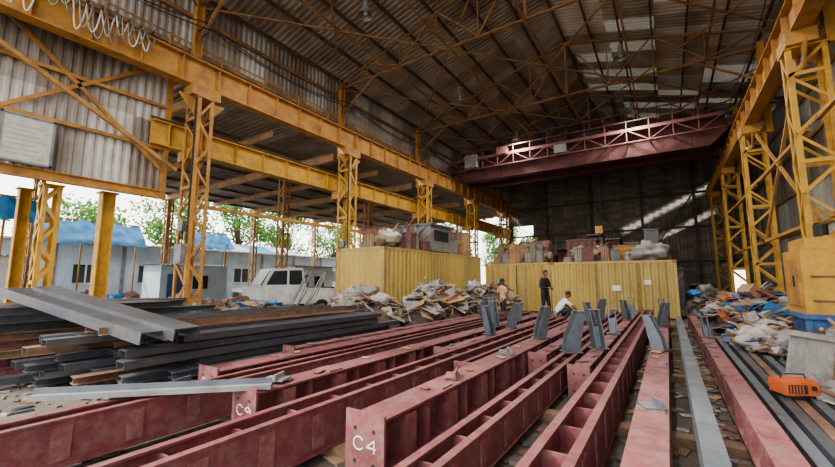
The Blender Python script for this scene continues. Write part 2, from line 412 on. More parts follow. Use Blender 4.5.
def tree(x,y,h,seed):
    rr=random.Random(seed); b=B()
    b.tube([(x,y,0),(x+.2,y,h*.4),(x-.1,y+.2,h*.7)],[.3,.2,.1],BARK)
    for k in range(24):
        c=V((x+rr.uniform(-2.2,2.2),y+rr.uniform(-3,3),h*rr.uniform(.45,1)))
        b.tube([(x,y,h*.45),c],[.07,.02],BARK,5)
        for q in range(110):
            p=c+V((rr.gauss(0,.6),rr.gauss(0,.6),rr.gauss(0,.5)))
            a=V((rr.uniform(-1,1),rr.uniform(-1,1),rr.uniform(-1,1))).normalized(); d=a.orthogonal().normalized(); s=rr.uniform(.12,.26)
            b.add([p-a*s,p+d*s*.5,p+a*s,p-d*s*.5],[(0,1,2,3)],LEAF)
    b.obj('tree')
for i,(x,y,h) in enumerate([(-42,3,8),(-43,11,8),(-42,19,11),(-41,25,11.5),(-41,32,11),(-41,40,10),(-30,56,10.5),(-22,58,10),(-16,59,9)]): tree(x,y,h,i)

# ------------------------------------------------------------ containers
def container(x0,x1,y0,y1,h,mats,seed,doors=None):
    b=B(); m0,m1=mats
    i=.03
    b.corr((x0+.08,y0+i+.01,.15),(1,0,0),(0,0,1),x1-x0-.16,h-.27,m1,.28,.05,1,6,seed)
    b.corr((x1-.08,y1-i-.01,.15),(-1,0,0),(0,0,1),x1-x0-.16,h-.27,m1,.28,.05,1,6,seed)
    b.corr((x1-i-.01,y0+.08,.15),(0,1,0),(0,0,1),y1-y0-.16,h-.27,m1,.28,.05,1,6,seed)
    b.corr((x0+i+.01,y1-.08,.15),(0,-1,0),(0,0,1),y1-y0-.16,h-.27,m1,.28,.05,1,6,seed)
    b.b2(x0+.05,x1-.05,y0+.05,y1-.05,h-.06,h-.03,m0); b.b2(x0+.05,x1-.05,y0+.05,y1-.05,.1,.14,BRN)
    for x in (x0,x1):
        for y in (y0,y1):
            sx=1 if x==x0 else -1; sy=1 if y==y0 else -1
            b.b2(x,x+sx*.12,y,y+sy*.12,.1,h-.1,m0)
            for z in (0,h-.12): b.b2(x-sx*.01,x+sx*.17,y-sy*.01,y+sy*.17,z,z+.12,CONTD)
    for z in (.06,h-.1):
        for y in (y0,y1):
            sy=1 if y==y0 else -1; b.b2(x0+.1,x1-.1,y,y+sy*.08,z,z+.1,m0)
        for x in (x0,x1):
            sx=1 if x==x0 else -1; b.b2(x,x+sx*.08,y0+.1,y1-.1,z,z+.1,m0)
    if doors=='-y':
        w=x1-x0
        for f in (.12,.36,.64,.88):
            X=x0+w*f; b.cyl((X,y0-.05,.15),(X,y0-.05,h-.15),.02,STL3,8)
            b.b2(X-.06,X+.06,y0-.08,y0-.02,1.1,1.2,STL3)
        b.b2(x0+w/2-.02,x0+w/2+.02,y0-.02,y0,.15,h-.15,BLK)
    return b
b=container(-4.95,.35,20,22.4,2.58,(CONT,[CONT,CONT,CONT2]),3)
b.b2(-2.2,-1.85,19.96,19.975,1.2,1.45,CHALK); b.b2(-.9,-.62,19.96,19.975,1.5,1.7,CHALK)
b.b2(-2.9,-2.84,19.93,19.98,.15,2.45,CONTD); b.b2(-1.15,-1.09,19.93,19.98,.15,2.45,CONTD)
b.obj('shipping_container')
b=container(-8.75,-5.1,20.5,22.9,2.62,(CONT,[CONT]),4,'-y'); b.obj('shipping_container')
b=container(-11.35,-8.9,11.3,20.2,2.98,(CONT2,[CONT2,CONT]),5); b.obj('shipping_container')

# ------------------------------------------------------------ crane bridge
b=B(); zc=8.97
for yc in (24.3,26.2):
    b.b2(XL+.9,XR-.9,yc-.24,yc+.24,zc-.35,zc+1.1,CRN)
    b.prism([(XL+.2,yc,zc+.3),(XL+.9,yc,zc-.35),(XL+.9,yc,zc+1.1),(XL+.2,yc,zc+1.1)],(0,1,0),.48,CRN)
    b.prism([(XR-.2,yc,zc+.3),(XR-.9,yc,zc-.35),(XR-.9,yc,zc+1.1),(XR-.2,yc,zc+1.1)],(0,1,0),.48,CRN)
    b.b2(XL+.2,XR-.2,yc-.32,yc+.32,zc+1.1,zc+1.14,CRN); b.b2(XL+.9,XR-.9,yc-.32,yc+.32,zc-.39,zc-.35,CRN)
    x=XL+1
    while x<XR-.9: b.b2(x-.015,x+.015,yc-.27,yc+.27,zc-.35,zc+1.1,CRN); x+=1.3
    b.isec((XL+.3,yc,zc+1.2),(XR-.3,yc,zc+1.2),.08,.12,BRN,.025)
for X in (XL,XR):
    b.b2(X-.2,X+.2,23.3,27.2,zc+.25,zc+.75,CRN)
    for y in (23.7,26.8): b.cyl((X-.09,y,zc+.2),(X+.09,y,zc+.2),.2,BLK)
yw=23.4; R2=MARO
b.b2(XL+.3,XR-.3,yw,24.05,zc+.95,zc+.99,R2)
for z in (zc+.3,zc+1.0,zc+1.5,zc+2.0): b.bar((XL+.3,yw,z),(XR-.3,yw,z),.06,.06,R2)
b.bar((XL+.3,yw,zc+1.0),(XR-.3,yw,zc+1.0),.08,.18,R2)
x=XL+.3; k=0
while x<XR-.3:
    b.bar((x,yw,zc+.3),(x,yw,zc+2.0),.05,.05,R2)
    b.bar((x,yw,zc+(.3 if k%2 else 1.0)),(min(x+1.08,XR-.3),yw,zc+(1.0 if k%2 else .3)),.05,.05,R2)
    b.bar((x,yw,zc+.35),(x,24.1,zc+.35),.05,.05,R2)
    x+=1.08;k+=1
b.b2(-5.3,-4.6,23.3,23.7,zc+.4,zc+.9,STL3)
b.b2(-11.3,-10.4,23.25,23.8,zc+.4,zc+1.3,GRT); b.b2(-9.0,-8.3,23.3,23.75,zc+1.0,zc+1.5,MARO)
b.b2(-4.4,-2.4,24.1,26.4,zc+1.3,zc+1.5,CRN); b.cyl((-4,25.0,zc+1.75),(-2.8,25.0,zc+1.75),.28,STL); b.b2(-2.8,-2.5,24.6,25.4,zc+1.5,zc+2.0,CRN)
for dx in(-.12,.12):
    b.cyl((-3.3+dx,25.2,4.9),(-3.3+dx,25.2,zc+1.6),.025,BLK,6)
b.b2(-3.5,-3.1,25.05,25.35,4.5,4.95,YEL)
b.tube([(-3.3,25.2,4.5),(-3.3,25.2,4.3),(-3.15,25.2,4.15),(-3.3,25.2,4.0),(-3.45,25.2,4.12)],.035,STL)
b.obj('overhead_bridge_crane')

# ------------------------------------------------------------ red beams
def strokes(b,pts,x,y,z,sc):
    for seg in pts:
        for i in range(len(seg)-1):
            p=V((x+seg[i][0]*sc,y,z+seg[i][1]*sc)); q=V((x+seg[i+1][0]*sc,y,z+seg[i+1][1]*sc))
            b.bar(p,q,.004,.011,CHALK,(0,0,1)) if abs(p.x-q.x)>abs(p.z-q.z) else b.bar(p,q,.004,.011,CHALK,(1,0,0))
GC=[(1,.8),(.7,1),(.3,1),(0,.7),(0,.3),(.3,0),(.7,0),(1,.2)]
G4=[[(0.8,0),(.8,1),(0,.35),(1,.35)]]
G9=[[(1,.7),(.5,1),(0,.7),(.5,.45),(1,.7),(1,.3),(.6,0)]]
G2=[[(0,.8),(.5,1),(1,.7),(0,0),(1,0)]]
SLP=.1
BR=random.Random(77)
def rbeam(x,y0,y1,w=.32,h=.42,mark=None,mat=RED,dx=0.0,z=SLP,side=False):
    b=B(); t=.022
    p1=V((x,y0,z+h/2)); p2=V((x+dx,y1,z+h/2))
    d=(p2-p1); L=d.length; d.normalize(); s=.35; k=0
    if side:
        b.isec(p1,p2,h,w,mat,t,(1,0,0))
        while s<L-.2:
            c=p1+d*s
            b.box(c+V((0,0,.0)),(w-2*t,.02,h*.82),RED2 if k%3==0 else mat)
            for sg in(-1,1): b.box(c+V((sg*(w/2+.005),.12,0)),(.012,.14,h*.7),RED2)
            s+=.55;k+=1
        for sg in(-1,1):
            b.bar(p1+V((sg*(w/2-.02),0,h/2)),p2+V((sg*(w/2-.02),0,h/2)),.07,.018,mat)
            b.bar(p1+V((sg*(w/2-.02),0,-h/2+.01)),p2+V((sg*(w/2-.02),0,-h/2+.01)),.07,.018,mat)
    else:
        b.isec(p1,p2,w,h,mat,t)
        while s<L-.2:
            c=p1+d*s
            b.box(c,(w-.02,.018,h-2*t),mat)
            if k%2==0:
                for sg in(-1,1):
                    b.box(c+V((sg*(w/2-.01),.09,-.01)),(.016,.16,h-.07),RED2)
            if k%5==2: b.box(c+V((0,0,h/2+.008)),(w*.8,.22,.016),RED2)
            s+=.42;k+=1
        q=y0+.5
        while q<y1-.5:
            if BR.random()<.45: b.box((x+dx*(q-y0)/(y1-y0)+BR.uniform(-.08,.08),q,z+h+.018),(BR.uniform(.04,.14),BR.uniform(.04,.2),.012),BR.choice([STL2,STL3,RUST,RED2,CARD]),Matrix.Rotation(BR.uniform(0,3),3,'Z'))
            q+=.5
    for (yy,sg) in ((y0,-1),(y1,1)):
        xx=x if sg<0 else x+dx
        b.box((xx,yy+sg*.012,z+h/2+.01),(w+.08,.025,h+.08),RED2 if sg<0 else mat)
        for a in(-.3,.3):
            for c in(-.25,.25): b.cyl((xx+a*w,yy+sg*.022,z+h/2+c*h*1.2),(xx+a*w,yy+sg*.03,z+h/2+c*h*1.2),.016,BLK,10)
    if mark:
        strokes(b,[GC],x-w*.33,y0-.028,z+h*.42,.10); strokes(b,mark,x+.03,y0-.028,z+h*.42,.10)
    return b.obj('red_steel_beam')
rbeam(-2.22,2.6,15.2,.34,.44,G4)
rbeam(-2.98,.5,12.7,.32,.42,side=True)
rbeam(-3.86,2.55,13.3,.34,.42,G9)
rbeam(-4.62,.2,14.6,.3,.40,side=True)
rbeam(-5.42,3.0,14.2,.4,.36,G2)
rbeam(-6.0,4.8,13.6,.24,.34,None,RED2,dx=.1)
rbeam(-1.5,1.0,16.4,.24,.34,side=True)
rbeam(-.72,.9,17,.28,.44,side=True)
rbeam(-.2,.9,17.6,.26,.44,None,RED2)
rbeam(.62,1.0,16.5,.2,.36,None,RED2)
rbeam(-2.6,5.2,17.0,.2,.36,side=True)
rbeam(-1.86,6.4,17.0,.22,.38)
rbeam(-1.12,5.8,17.4,.22,.38,None,RED2)
rbeam(-3.42,6.0,12.9,.22,.38,None,RED2)
for y in (2.9,5.0,8.0,11.0,14.0,16.2):
    b=B(); b.b2(-6.3 if y>4.9 else -5.8,1.4,y-.09,y+.09,0,SLP-.004,WOOD); b.obj('timber_sleeper')
b=B(); b.isec((.2,2.6,.27),(.22,16.4,.27),.16,.33,STL2,.02); b.obj('grey_steel_beam')
b=B()
for i in range(7):
    x=.95+i*.13; b.chan((x,1.4+i*.5,.2+.03*(i%2)),(x+.05+i*.05,13-i*.6,.2+.03*(i%2)),.11,.1,[STL2,STL,RUST,STL2,STL,RUST,STL][i],.01)
b.obj('steel_channels')
b=B(); b.bar((-5.3,1.2,.56),(-3.7,2.75,.56),.17,.05,STL3); b.bar((-5.3,1.2,.6),(-3.7,2.75,.6),.02,.08,STL2); b.obj('grey_flat_bar')
b=B()
for (x,y,w,l,mt) in ((-3.9,2.95,.26,.2,STL3),(-4.6,2.2,.24,.3,STL2),(-2.25,6,.2,.35,STL2),(-.2,4.2,.18,.2,STL2),(-2.25,4.2,.16,.3,RED2)):
    b.box((x,y,SLP+.42+.04),(w,l,.02),mt,Matrix.Rotation(.4,3,'Z')); b.box((x+.05,y,SLP+.42+.07),(.02,l,.08),mt,Matrix.Rotation(.4,3,'Z'))
b.obj('loose_steel_plates')

# ------------------------------------------------------------ upright steel brackets
def bracket(x,y,z,yaw,s=1,mat=STL2):
    b=B(); t=.016
    b.b2(-.14*s,.14*s,-.13*s,.13*s,0,t,mat)
    for X,m in((-.07*s,mat),(.07*s,mat)):
        b.prism([(X,-.12*s,t),(X,.10*s,t),(X,.22*s,.6*s),(X,.09*s,.6*s),(X,-.08*s,.22*s)],(1,0,0),t,m)
    b.prism([(-.07*s,.04*s,t),(.07*s,.04*s,t),(.07*s,.12*s,.34*s),(-.07*s,.12*s,.34*s)],(0,1,0),t,mat)
    b.b2(-.10*s,.10*s,.10*s,.23*s,.6*s,.6*s+t,mat)
    b.obj('steel_support_bracket',Matrix.Translation((x,y,z))@Matrix.Rotation(yaw,4,'Z'))
for (x,y,h,yaw,s) in ((-1.5,7.2,.34,-.9,1.15),(-1.12,7.6,.38,.5,1.1),(-2.22,7.9,.44,-.6,1),(-3.42,8.2,.38,1.0,1),(-3.42,9.6,.38,-.8,1),(-3.86,9.6,.42,.7,1),(-3.86,11.4,.42,-1,.8),(-4.62,11.2,.41,.5,.9),(-5.42,12.4,.36,-.6,1),(-5.42,13.5,.36,.9,.9),(-.2,7.6,.44,1.2,.9),(-1.12,9.8,.38,.2,1),(-.2,11.5,.44,-.8,.95),(-1.86,11.6,.38,.9,.95),(-1.86,13.2,.38,-.8,1),(-1.12,13.4,.38,.7,.95),(-.2,14.4,.44,.2,.95),(-1.12,15.6,.38,.2,.95),(.62,10.5,.36,.2,.7)):
    bracket(x,y,SLP+h+.012,yaw,s)

# ------------------------------------------------------------ left steel stack
b=B(); rr=random.Random(4)
for lay in range(6):
    z=.14+lay*.13
    for y in (3.5,6,8.0): b.b2(-8.9+.1*lay,-6.3-.1*lay,y-.05,y+.05,z-.14,z-.06,WOOD) if lay%2==0 else None
    nx=9-lay//2
    for i in range(nx):
        x=-8.8+.11*lay+i*.29+rr.uniform(-.03,.03); ya=1.9+rr.uniform(-.5,.8)+.12*i; yb=8.4+rr.uniform(-.9,.5)
        dx=rr.uniform(-.1,.1)
        mt=rr.choice([STL,STL,STL2,STL,STL,STL2,RUST])
        if rr.random()<.5: b.chan((x,ya,z+.04),(x+dx,yb,z+.04),.26,.1,mt,.014)
        else: b.isec((x,ya,z),(x+dx,yb,z),.22,.11,mt,.014)
for i in range(7): # loose angles thrown across the top
    b.ang((-8.6+i*.3,2.4+rr.uniform(-.4,.6),.97),(-8.3+i*.2+rr.uniform(-.3,.3),7.4+rr.uniform(-.6,.8),.97),.1,rr.choice([STL,STL2,RUST]),.012)
b.obj('steel_section_stack')
b=B()
for i,(o,dz) in enumerate(((0,0),(.36,.03))):
    p1=V((-10.4+o,1.95+o*.9,1.54+dz)); p2=V((-6.05+o*.6,2.55+o*.9,.98+dz))
    b.chan(p1,p2,.38,.16,STL,.016)
b.obj('steel_channel_pair')
b=B(); rr=random.Random(9)
for lay in range(8):
    for i in range(5):
        x=-11.6+i*.42+rr.uniform(-.1,.1); z=.1+lay*.15
        b.isec((x,.8+rr.uniform(-.2,.6),z),(x+rr.uniform(-.3,.3),4.9+rr.uniform(-.6,.6),z),.24,.14,rr.choice([RUST,STL,RED2,STL,STL2,WOOD]),.016)
b.obj('mixed_steel_stack')

# ------------------------------------------------------------ heaps
def heap(name,cx,cy,rx,ry,h,base,mats,npc,seed,size=(.1,.5),blobs=0,bm=None,br=(.18,.36)):
    rr=random.Random(seed); b=B(); n=26; vs=[];fs=[]
    def H(x,y):
        r2=((x-cx)/rx)**2+((y-cy)/ry)**2
        if r2>=1: return 0
        return h*(1-r2)**.8*(.75+.5*noise.noise(V((x*1.1,y*1.1,seed))))+.05*noise.noise(V((x*5,y*5,seed)))*(1-r2)
    for j in range(n+1):
        for i in range(n+1):
            x=cx+rx*(2*i/n-1);y=cy+ry*(2*j/n-1); vs.append((x,y,max(0.004,H(x,y))))
    for j in range(n):
        for i in range(n): fs.append((j*(n+1)+i,j*(n+1)+i+1,(j+1)*(n+1)+i+1,(j+1)*(n+1)+i))
    b.add(vs,fs,base,True)
    for k in range(npc):
        a=rr.uniform(0,6.28);q=math.sqrt(rr.random())*.9; x=cx+rx*q*math.cos(a);y=cy+ry*q*math.sin(a);z=max(.02,H(x,y))
        s=rr.uniform(*size); m=rr.choice(mats)
        rot=Matrix.Rotation(rr.uniform(-.6,.6),3,'X')@Matrix.Rotation(rr.uniform(-.6,.6),3,'Y')@Matrix.Rotation(rr.uniform(0,3.1),3,'Z')
        t=rr.random(); lift=rr.uniform(.04,.2)
        if t<.35: b.box((x,y,z+lift),(s,s*rr.uniform(.1,.3),.04),m,rot)
        elif t<.6: b.box((x,y,z+lift),(s*.8,s*.7,.02),m,rot)
        elif t<.8:
            d=rot@V((1,0,0)); b.cyl(V((x,y,z+lift))-d*s*.6,V((x,y,z+lift))+d*s*.6,.03,m,7)
        else: b.box((x,y,z+lift),(s*.5,s*.4,s*.35),m,rot)
    for k in range(blobs):
        a=rr.uniform(0,6.28);q=math.sqrt(rr.random())*.75; x=cx+rx*q*math.cos(a);y=cy+ry*q*math.sin(a);z=H(x,y)
        b.blob((x,y,z+.08),(rr.uniform(*br),rr.uniform(*br),rr.uniform(.12,.24)),rr.choice(bm),k+seed,.75)
    b.obj(name)
ML=[RUST,STL3,WOOD,STL,WHT,CONC,RED2,GRT,BYS,CARD,CARD]
BM=[WHT,GRT,GRT,TAN]
heap('scrap_heap_with_sacks',-7.3,12.3,1.35,2.5,1.5,DIRT,ML,280,1,(.2,1.0),14,BM)
heap('scrap_heap_with_sacks',-8.75,9.95,1.8,1.15,1.5,DIRT,ML,230,22,(.2,.9),12,BM,(.25,.5))
heap('scrap_heap_with_sacks',-7.1,17.0,1.5,1.8,1.7,DIRT,ML,190,2,(.2,.8),10,BM)
heap('rubble_heap',-14.2,7.6,1.5,1.7,1.15,DIRT,[RUST,RED2,WHT,CONC,WOOD,STL3,CARD],240,3,(.2,.7),4,[WHT,RED2])
heap('rubble_heap',2.25,16.6,1.35,3.2,1.4,DIRT,ML+[BLU,BLU2,ORGM],420,5,(.2,1.0),11,BM+[DIRT,BLU2],(.25,.5))
heap('rubble_heap',2.95,9.5,1.05,1.3,1.0,DIRT,ML+[BLU2,ORGM],320,6,(.15,.8),5,BM)
heap('rubble_heap',1.8,11.9,.6,1.9,.65,DIRT,ML+[BLU2],300,8,(.15,.7),4,BM)
heap('rubble_heap',2.25,6.2,.75,1.4,.5,DIRT,ML+[ORGM],260,18,(.1,.6),3,[GRT,TAN])
heap('rubble_heap',1.6,21.4,1.0,1.3,1.3,DIRT,ML,80,19,(.2,.7),4,[GRT,BLU])
heap('rubble_heap',-11.0,7.3,1.1,1.4,1.0,DIRT,[RUST,STL3,WOOD,CONC,BLU,CARD],200,9,(.2,.9),3,BM)
heap('rubble_heap',-18.0,5.8,2.2,1.8,1.1,DIRT,[RUST,STL3,WOOD,STL,RED2],160,12,(.3,1.2),3,[BLU,GRT])
b=B(); rr=random.Random(3)
for i in range(9):
    x=-13.6+i*.17; b.bar((x,10.4+rr.uniform(-.1,.1),0.03),(x+rr.uniform(.3,.9),11.0,1.7+rr.uniform(-.3,.4)),.09,.04,rr.choice([WOOD,STL3,CONC]))
b.obj('leaning_planks')
b=B(); rr=random.Random(12)
for k in range(6500):
    x=rr.uniform(-12,3.4) if k%3 else rr.uniform(.3,2.6);y=rr.uniform(.6,18); s=rr.uniform(.02,.12)
    if -11.5<x<-8.8 and y>11: continue
    m=rr.choice([RUST,CONC,STL3,WOOD,DIRT,STL,WHT,DIRT,DIRT,RUST,CARD,RED2])
    b.box((x,y,.012),(s*rr.uniform(.5,3),s,.02),m,Matrix.Rotation(rr.uniform(0,3.1),3,'Z')@Matrix.Rotation(rr.uniform(-.06,.06),3,'X'))
b.obj('ground_litter')
b=B()
for k,(xa,ya,xb,yb,m) in enumerate(((1.95,5.6,2.2,10.5,BLK),(-1.15,2.2,-1.15,5.4,BLK),(1.9,3.6,1.95,6.2,ORGM))):
    pts=[]
    for i in range(30):
        t=i/29; pts.append((xa+(xb-xa)*t+.10*math.sin(t*11+k),ya+(yb-ya)*t+.15*math.cos(t*14),.03))
    b.tube(pts,.013,m,6)
b.obj('welding_cables')

# ------------------------------------------------------------ right side objects
b=B(); r=Matrix.Rotation(.5,4,'Z')
b.b2(-.55,.55,-.4,.4,0,.05,CONC); b.b2(-.5,.5,-.36,.36,.05,.62,CONC); b.b2(-.56,.56,-.42,.42,.62,.70,CONC)
b.b2(-.52,-.45,-.38,.38,.05,.62,GRT); b.b2(-.3,.3,-.375,-.36,.15,.5,CARD)
for x in(-.53,.53): b.b2(x-.02,x+.02,-.4,-.36,.05,.62,RUST)
b.blob((.1,0,.74),(.4,.25,.1),GRT,3,.6)
b.obj('weathered_crate',Matrix.Translation((2.02,8.0,.14))@r@Matrix.Rotation(.22,4,'Y'))
b=B()
for x in(-.28,.28): b.b2(x-.03,x+.03,-.2,.2,0,.06,BLK)
b.b2(-.34,.34,-.22,.22,.06,.34,ORGM); b.b2(-.30,.30,-.18,.18,.34,.37,ORGM); b.b2(-.26,.1,-.232,-.22,.1,.28,BLK)
for i in range(5): b.b2(-.24+.06*i,-.22+.06*i,-.24,-.23,.11,.27,ORGM)
b.cyl((.22,-.22,.22),(.22,-.26,.22),.045,BLK)
b.tube([(-.25,0,.36),(-.22,0,.46),(.22,0,.46),(.25,0,.36)],.015,BLK)
b.obj('welding_machine',Matrix.Translation((1.25,6.85,.24))@Matrix.Rotation(.45,4,'Z')@Matrix.Scale(.58,4))
b=B(); x0,x1,y0,y1=2.36,3.9,11.1,12.55
b.b2(x0+.05,x1,y0+.05,y1,0,.9,BLU2)
for x in (x0+.02,x1): b.b2(x-.05,x+.05,y0,y0+.08,0,.9,BLU2)
b.b2(x0-.05,x1+.05,y0-.05,y1+.02,.9,1.0,BLU2)
b.b2(x0,x1,y0,y1,1.0,2.35,YEL2)
b.prism([(x0,y0,2.35),(x1,y0,2.35),(x1,y0,2.5),(x0+.4,y0,2.62)],(0,1,0),.02,YEL2)
b.b2(x0+.1,x1-.1,y0+.1,y1-.1,2.35,2.6,YEL2)
for z in (1.25,1.75): b.b2(x0+.12,x1-.12,y0-.02,y0,z,z+.04,RUST)
b.b2(x0-.03,x0,y0+.2,y1-.2,1.15,2.15,YEL); b.b2(x0-.05,x0-.03,y0+.5,y0+.56,1.55,1.8,BLK)
b.cyl((x0+.5,y0+.6,2.6),(x0+.5,y0+.6,2.9),.12,BLK)
b.obj('yellow_machine_cabinet')
# ------------------------------------------------------------ things on containers
zt=2.98
def clutter(name,x0,x1,y0,y1,z,seed,npc,nb,hm=.9):
    rr=random.Random(seed); b=B(); b.b2(x0,x1,y0,y1,z,z+.03,WOOD)
    for k in range(npc):
        x=rr.uniform(x0+.3,x1-.3);y=rr.uniform(y0+.2,y1-.2); a,c,h=rr.uniform(.25,.8),rr.uniform(.25,.7),rr.uniform(.2,hm)
        m=rr.choice([MARO,GRT,STL2,WOOD,STL3,CONC,BYS,RED2,CARD,MARO]); ro=Matrix.Rotation(rr.uniform(-.4,.4),3,'Z')
        b.box((x,y,z+.03+h/2),(a,c,h),m,ro); b.box((x,y,z+.045+h),(a+.05,c+.05,.03),rr.choice([RUST,STL,m]),ro)
        for q in(-.3,0,.3): b.box(V((x,y,z+.03+h/2))+ro@V((q*a,-c/2-.01,0)),(.03,.02,h),rr.choice([RUST,STL,m]),ro)
        if rr.random()<.6: b.bar((x-.6,y,z+.06),(x+.6,y+rr.uniform(-.3,.3),z+rr.uniform(.3,hm+.3)),.05,.05,rr.choice([STL,WOOD,YEL]))
    for k in range(nb): b.blob((rr.uniform(x0+.4,x1-.4),rr.uniform(y0+.3,y1-.3),z+rr.uniform(.25,.6)),(.36,.36,.24),rr.choice([GRT,WHT,TAN]),k+seed,.65)
    b.obj(name)
clutter('stored_scrap_pile',-11.2,-9.0,12.3,14.7,zt,31,18,6,1.2)
clutter('stored_scrap_pile',-11.2,-9.0,17.6,20.0,zt,32,20,6,1.5)
clutter('stored_scrap_pile',-8.5,-5.3,20.6,22.6,2.62,33,30,8,1.2)
clutter('stored_scrap_pile',-4.7,-1.9,20.3,22.2,2.58,34,16,4,.8)
b=B()
b.b2(-10.9,-9.2,15.2,17.2,zt+.1,zt+1.3,STL3); b.b2(-11,-9.1,15.1,17.3,zt+1.3,zt+1.4,STL2)
b.b2(-9.21,-9.18,15.5,16.9,zt+.6,zt+1.1,GLS)
for y in (15.3,17.0): b.b2(-10.9,-9.2,y,y+.1,zt,zt+.1,STL)
b.obj('machine_cabin')
def tank(name,c,L,r,mat,axis=(1,0,0)):
    b=B(); c=V(c); a=V(axis)
    b.tube([c-a*(L/2+.15),c-a*(L/2+.08),c-a*L/2,c+a*L/2,c+a*(L/2+.08),c+a*(L/2+.15)],[.02,r*.8,r,r,r*.8,.02],mat,20)
    s=V((0,0,1)).cross(a)
    for t in(-.3,.3):
        p=c+a*L*t; b.box((p.x,p.y,p.z-r*.75),(abs(a.x)*.12+abs(s.x)*r*1.5,abs(a.y)*.12+abs(s.y)*r*1.5,r*.5),mat)
    b.cyl(c+V((0,0,r)),c+V((0,0,r+.15)),.12,mat)
    b.obj(name)
tank('maroon_storage_tank',(-7.0,24.6,3.35),1.8,.85,MARO)
b=B(); b.b2(-8.2,-5.8,23.8,25.4,0,2.35,BWB); b.b2(-8.3,-5.7,23.7,25.5,2.35,2.45,STL); b.obj('tank_stand')
b=B(); z=2.56; y0=22.9
b.b2(-4.75,-3.2,y0,y0+1.4,0,z+1.35,MARO); b.b2(-4.8,-3.15,y0-.05,y0+1.45,z+1.35,z+1.43,MARO)
for x in(-4.5,-4.1,-3.7,-3.4): b.b2(x-.03,x+.03,y0-.03,y0,.2,z+1.3,CRN)
b.obj('maroon_machine_housing')
b=B(); b.b2(-2.3,-1.2,22.6,23.5,0,z+.9,YEL); b.b2(-2.35,-1.15,22.55,23.55,z+.9,z+.97,CONTD); b.b2(-2.2,-1.3,22.57,22.6,z+.25,z+.7,CONTD); b.obj('yellow_machine_housing')
b=B()
b.blob((-.65,21,z+.34),(.75,.7,.46),GRT,5,.65,32,22); b.blob((-1.35,21.2,z+.2),(.4,.4,.3),GRT,6,.5); b.blob((-.1,21.3,z+.15),(.3,.4,.22),WHT,8,.5); b.obj('grey_tarp_bundle')
b=B()
rr=random.Random(5)
for i in range(12):
    x=-11+i*1.1; h=rr.uniform(2.6,4.9) if i<10 else rr.uniform(1,2.4); b.b2(x,x+.8,28+rr.uniform(0,1.5),30,0,h,rr.choice([MARO,STL,WOOD,GRT,CRN])); b.b2(x-.05,x+.85,27.9,30.05,h,h+.08,STL)
    b.bar((x,27.8,h*.5),(x+.8,27.8,h*.9),.05,.05,YEL)
b.obj('stored_machinery_row')

# ------------------------------------------------------------ pickup truck (left)
b=B()
side=[(-1.9,.55),(-1.9,1.2),(-1.15,1.32),(-.75,2.05),(.55,2.1),(.7,1.25),(2.2,1.2),(2.2,.55)]
b.prism([(p[0],0,p[1]) for p in side],(0,1,0),1.7,WPT)
b.prism([(-1.0,0,1.38),(-.7,0,1.95),(-.15,0,1.98),(-.15,0,1.38)],(0,1,0),1.73,GLS)
b.prism([(-.05,0,1.38),(-.05,0,1.98),(.48,0,2.0),(.55,0,1.38)],(0,1,0),1.73,GLS)
b.prism([(-1.19,-.72,1.36),(-1.19,.72,1.36),(-.8,.68,2.0),(-.8,-.68,2.0)],(-.86,0,.5),.03,GLS)
for x in(-1.25,1.45):
    for y in(-.8,.8):
        b.cyl((x,y-.1,.36),(x,y+.1,.36),.36,BLK,20); b.cyl((x,y-.12,.36),(x,y+.12,.36),.18,STL3,14)
b.b2(-1.98,-1.88,-.8,.8,.5,.72,STL); b.b2(-1.93,-1.9,-.5,.5,.85,1.08,BLK)
for y in(-.65,.65): b.cyl((-1.94,y,.97),(-1.88,y,.97),.12,STL3)
b.b2(.8,2.15,-.7,.7,1.2,1.26,BLK); b.b2(2.2,2.24,-.85,.85,.5,.7,BLK)
b.obj('white_pickup_truck',Matrix.Translation((-15.5,11.9,0))@Matrix.Rotation(1.25,4,'Z')@Matrix.Scale(1.08,4))
# sign board
b=B(); x=WL+.28; b.b2(x,x+.05,1.85,2.75,4.62,5.75,SIGN)
for (d,e) in ((4.57,4.62),(5.75,5.8)): b.b2(x-.01,x+.08,1.8,2.8,d,e,STL3)
for y in(1.8,2.75): b.b2(x-.01,x+.08,y,y+.05,4.57,5.8,STL3)
for i in range(7): b.b2(x+.05,x+.054,1.95,2.62-.08*(i%3),4.78+i*.12,4.8+i*.12,SIGT)
b.obj('notice_board')
# festoon cable
b=B(); rr=random.Random(2)
for q in range(2):
    pts=[]
    for k in range(10):
        y=1.4+k*.3+q*.1; sag=rr.uniform(.3,.95)
        for j in range(10):
            t=j/10; pts.append((XL+.35+.08*q+.06*math.sin(k*2+t*6),y+.3*t,8.9-sag*4*t*(1-t)))
    b.tube(pts,.018,WPT if q==0 else STL3,6)
for k in range(11): b.b2(XL+.2,XL+.45,1.38+k*.3,1.42+k*.3,8.86,8.94,STL)
b.obj('festoon_cable')
# high-bay lamps; their area lights are added fill for the dark hall
for (x,y) in ((-8,9),(-1,9),(-8,16),(-1,16.5),(-7.5,23),(-1,22.5),(-5,31)):
    b=B(); z=10.6
    b.cyl((x,y,z+.5),(x,y,11.35),.012,BLK,6); b.tube([(x,y,z+.55),(x,y,z+.35),(x,y,z+.3),(x,y,z)],[.07,.09,.12,.27],STL3,18,True,False); b.ell((x,y,z+.15),(.09,.09,.12),WPT)
    b.obj('high_bay_lamp')
    if y<26:
        l=bpy.data.lights.new('fill_light','AREA'); l.shape='DISK'; l.size=.5; l.energy=230 if y<12 else 270; l.color=(1,.93,.84)
        lo=bpy.data.objects.new('high_bay_fill_light',l); lo.location=(x,y,z-.03); scene.collection.objects.link(lo)

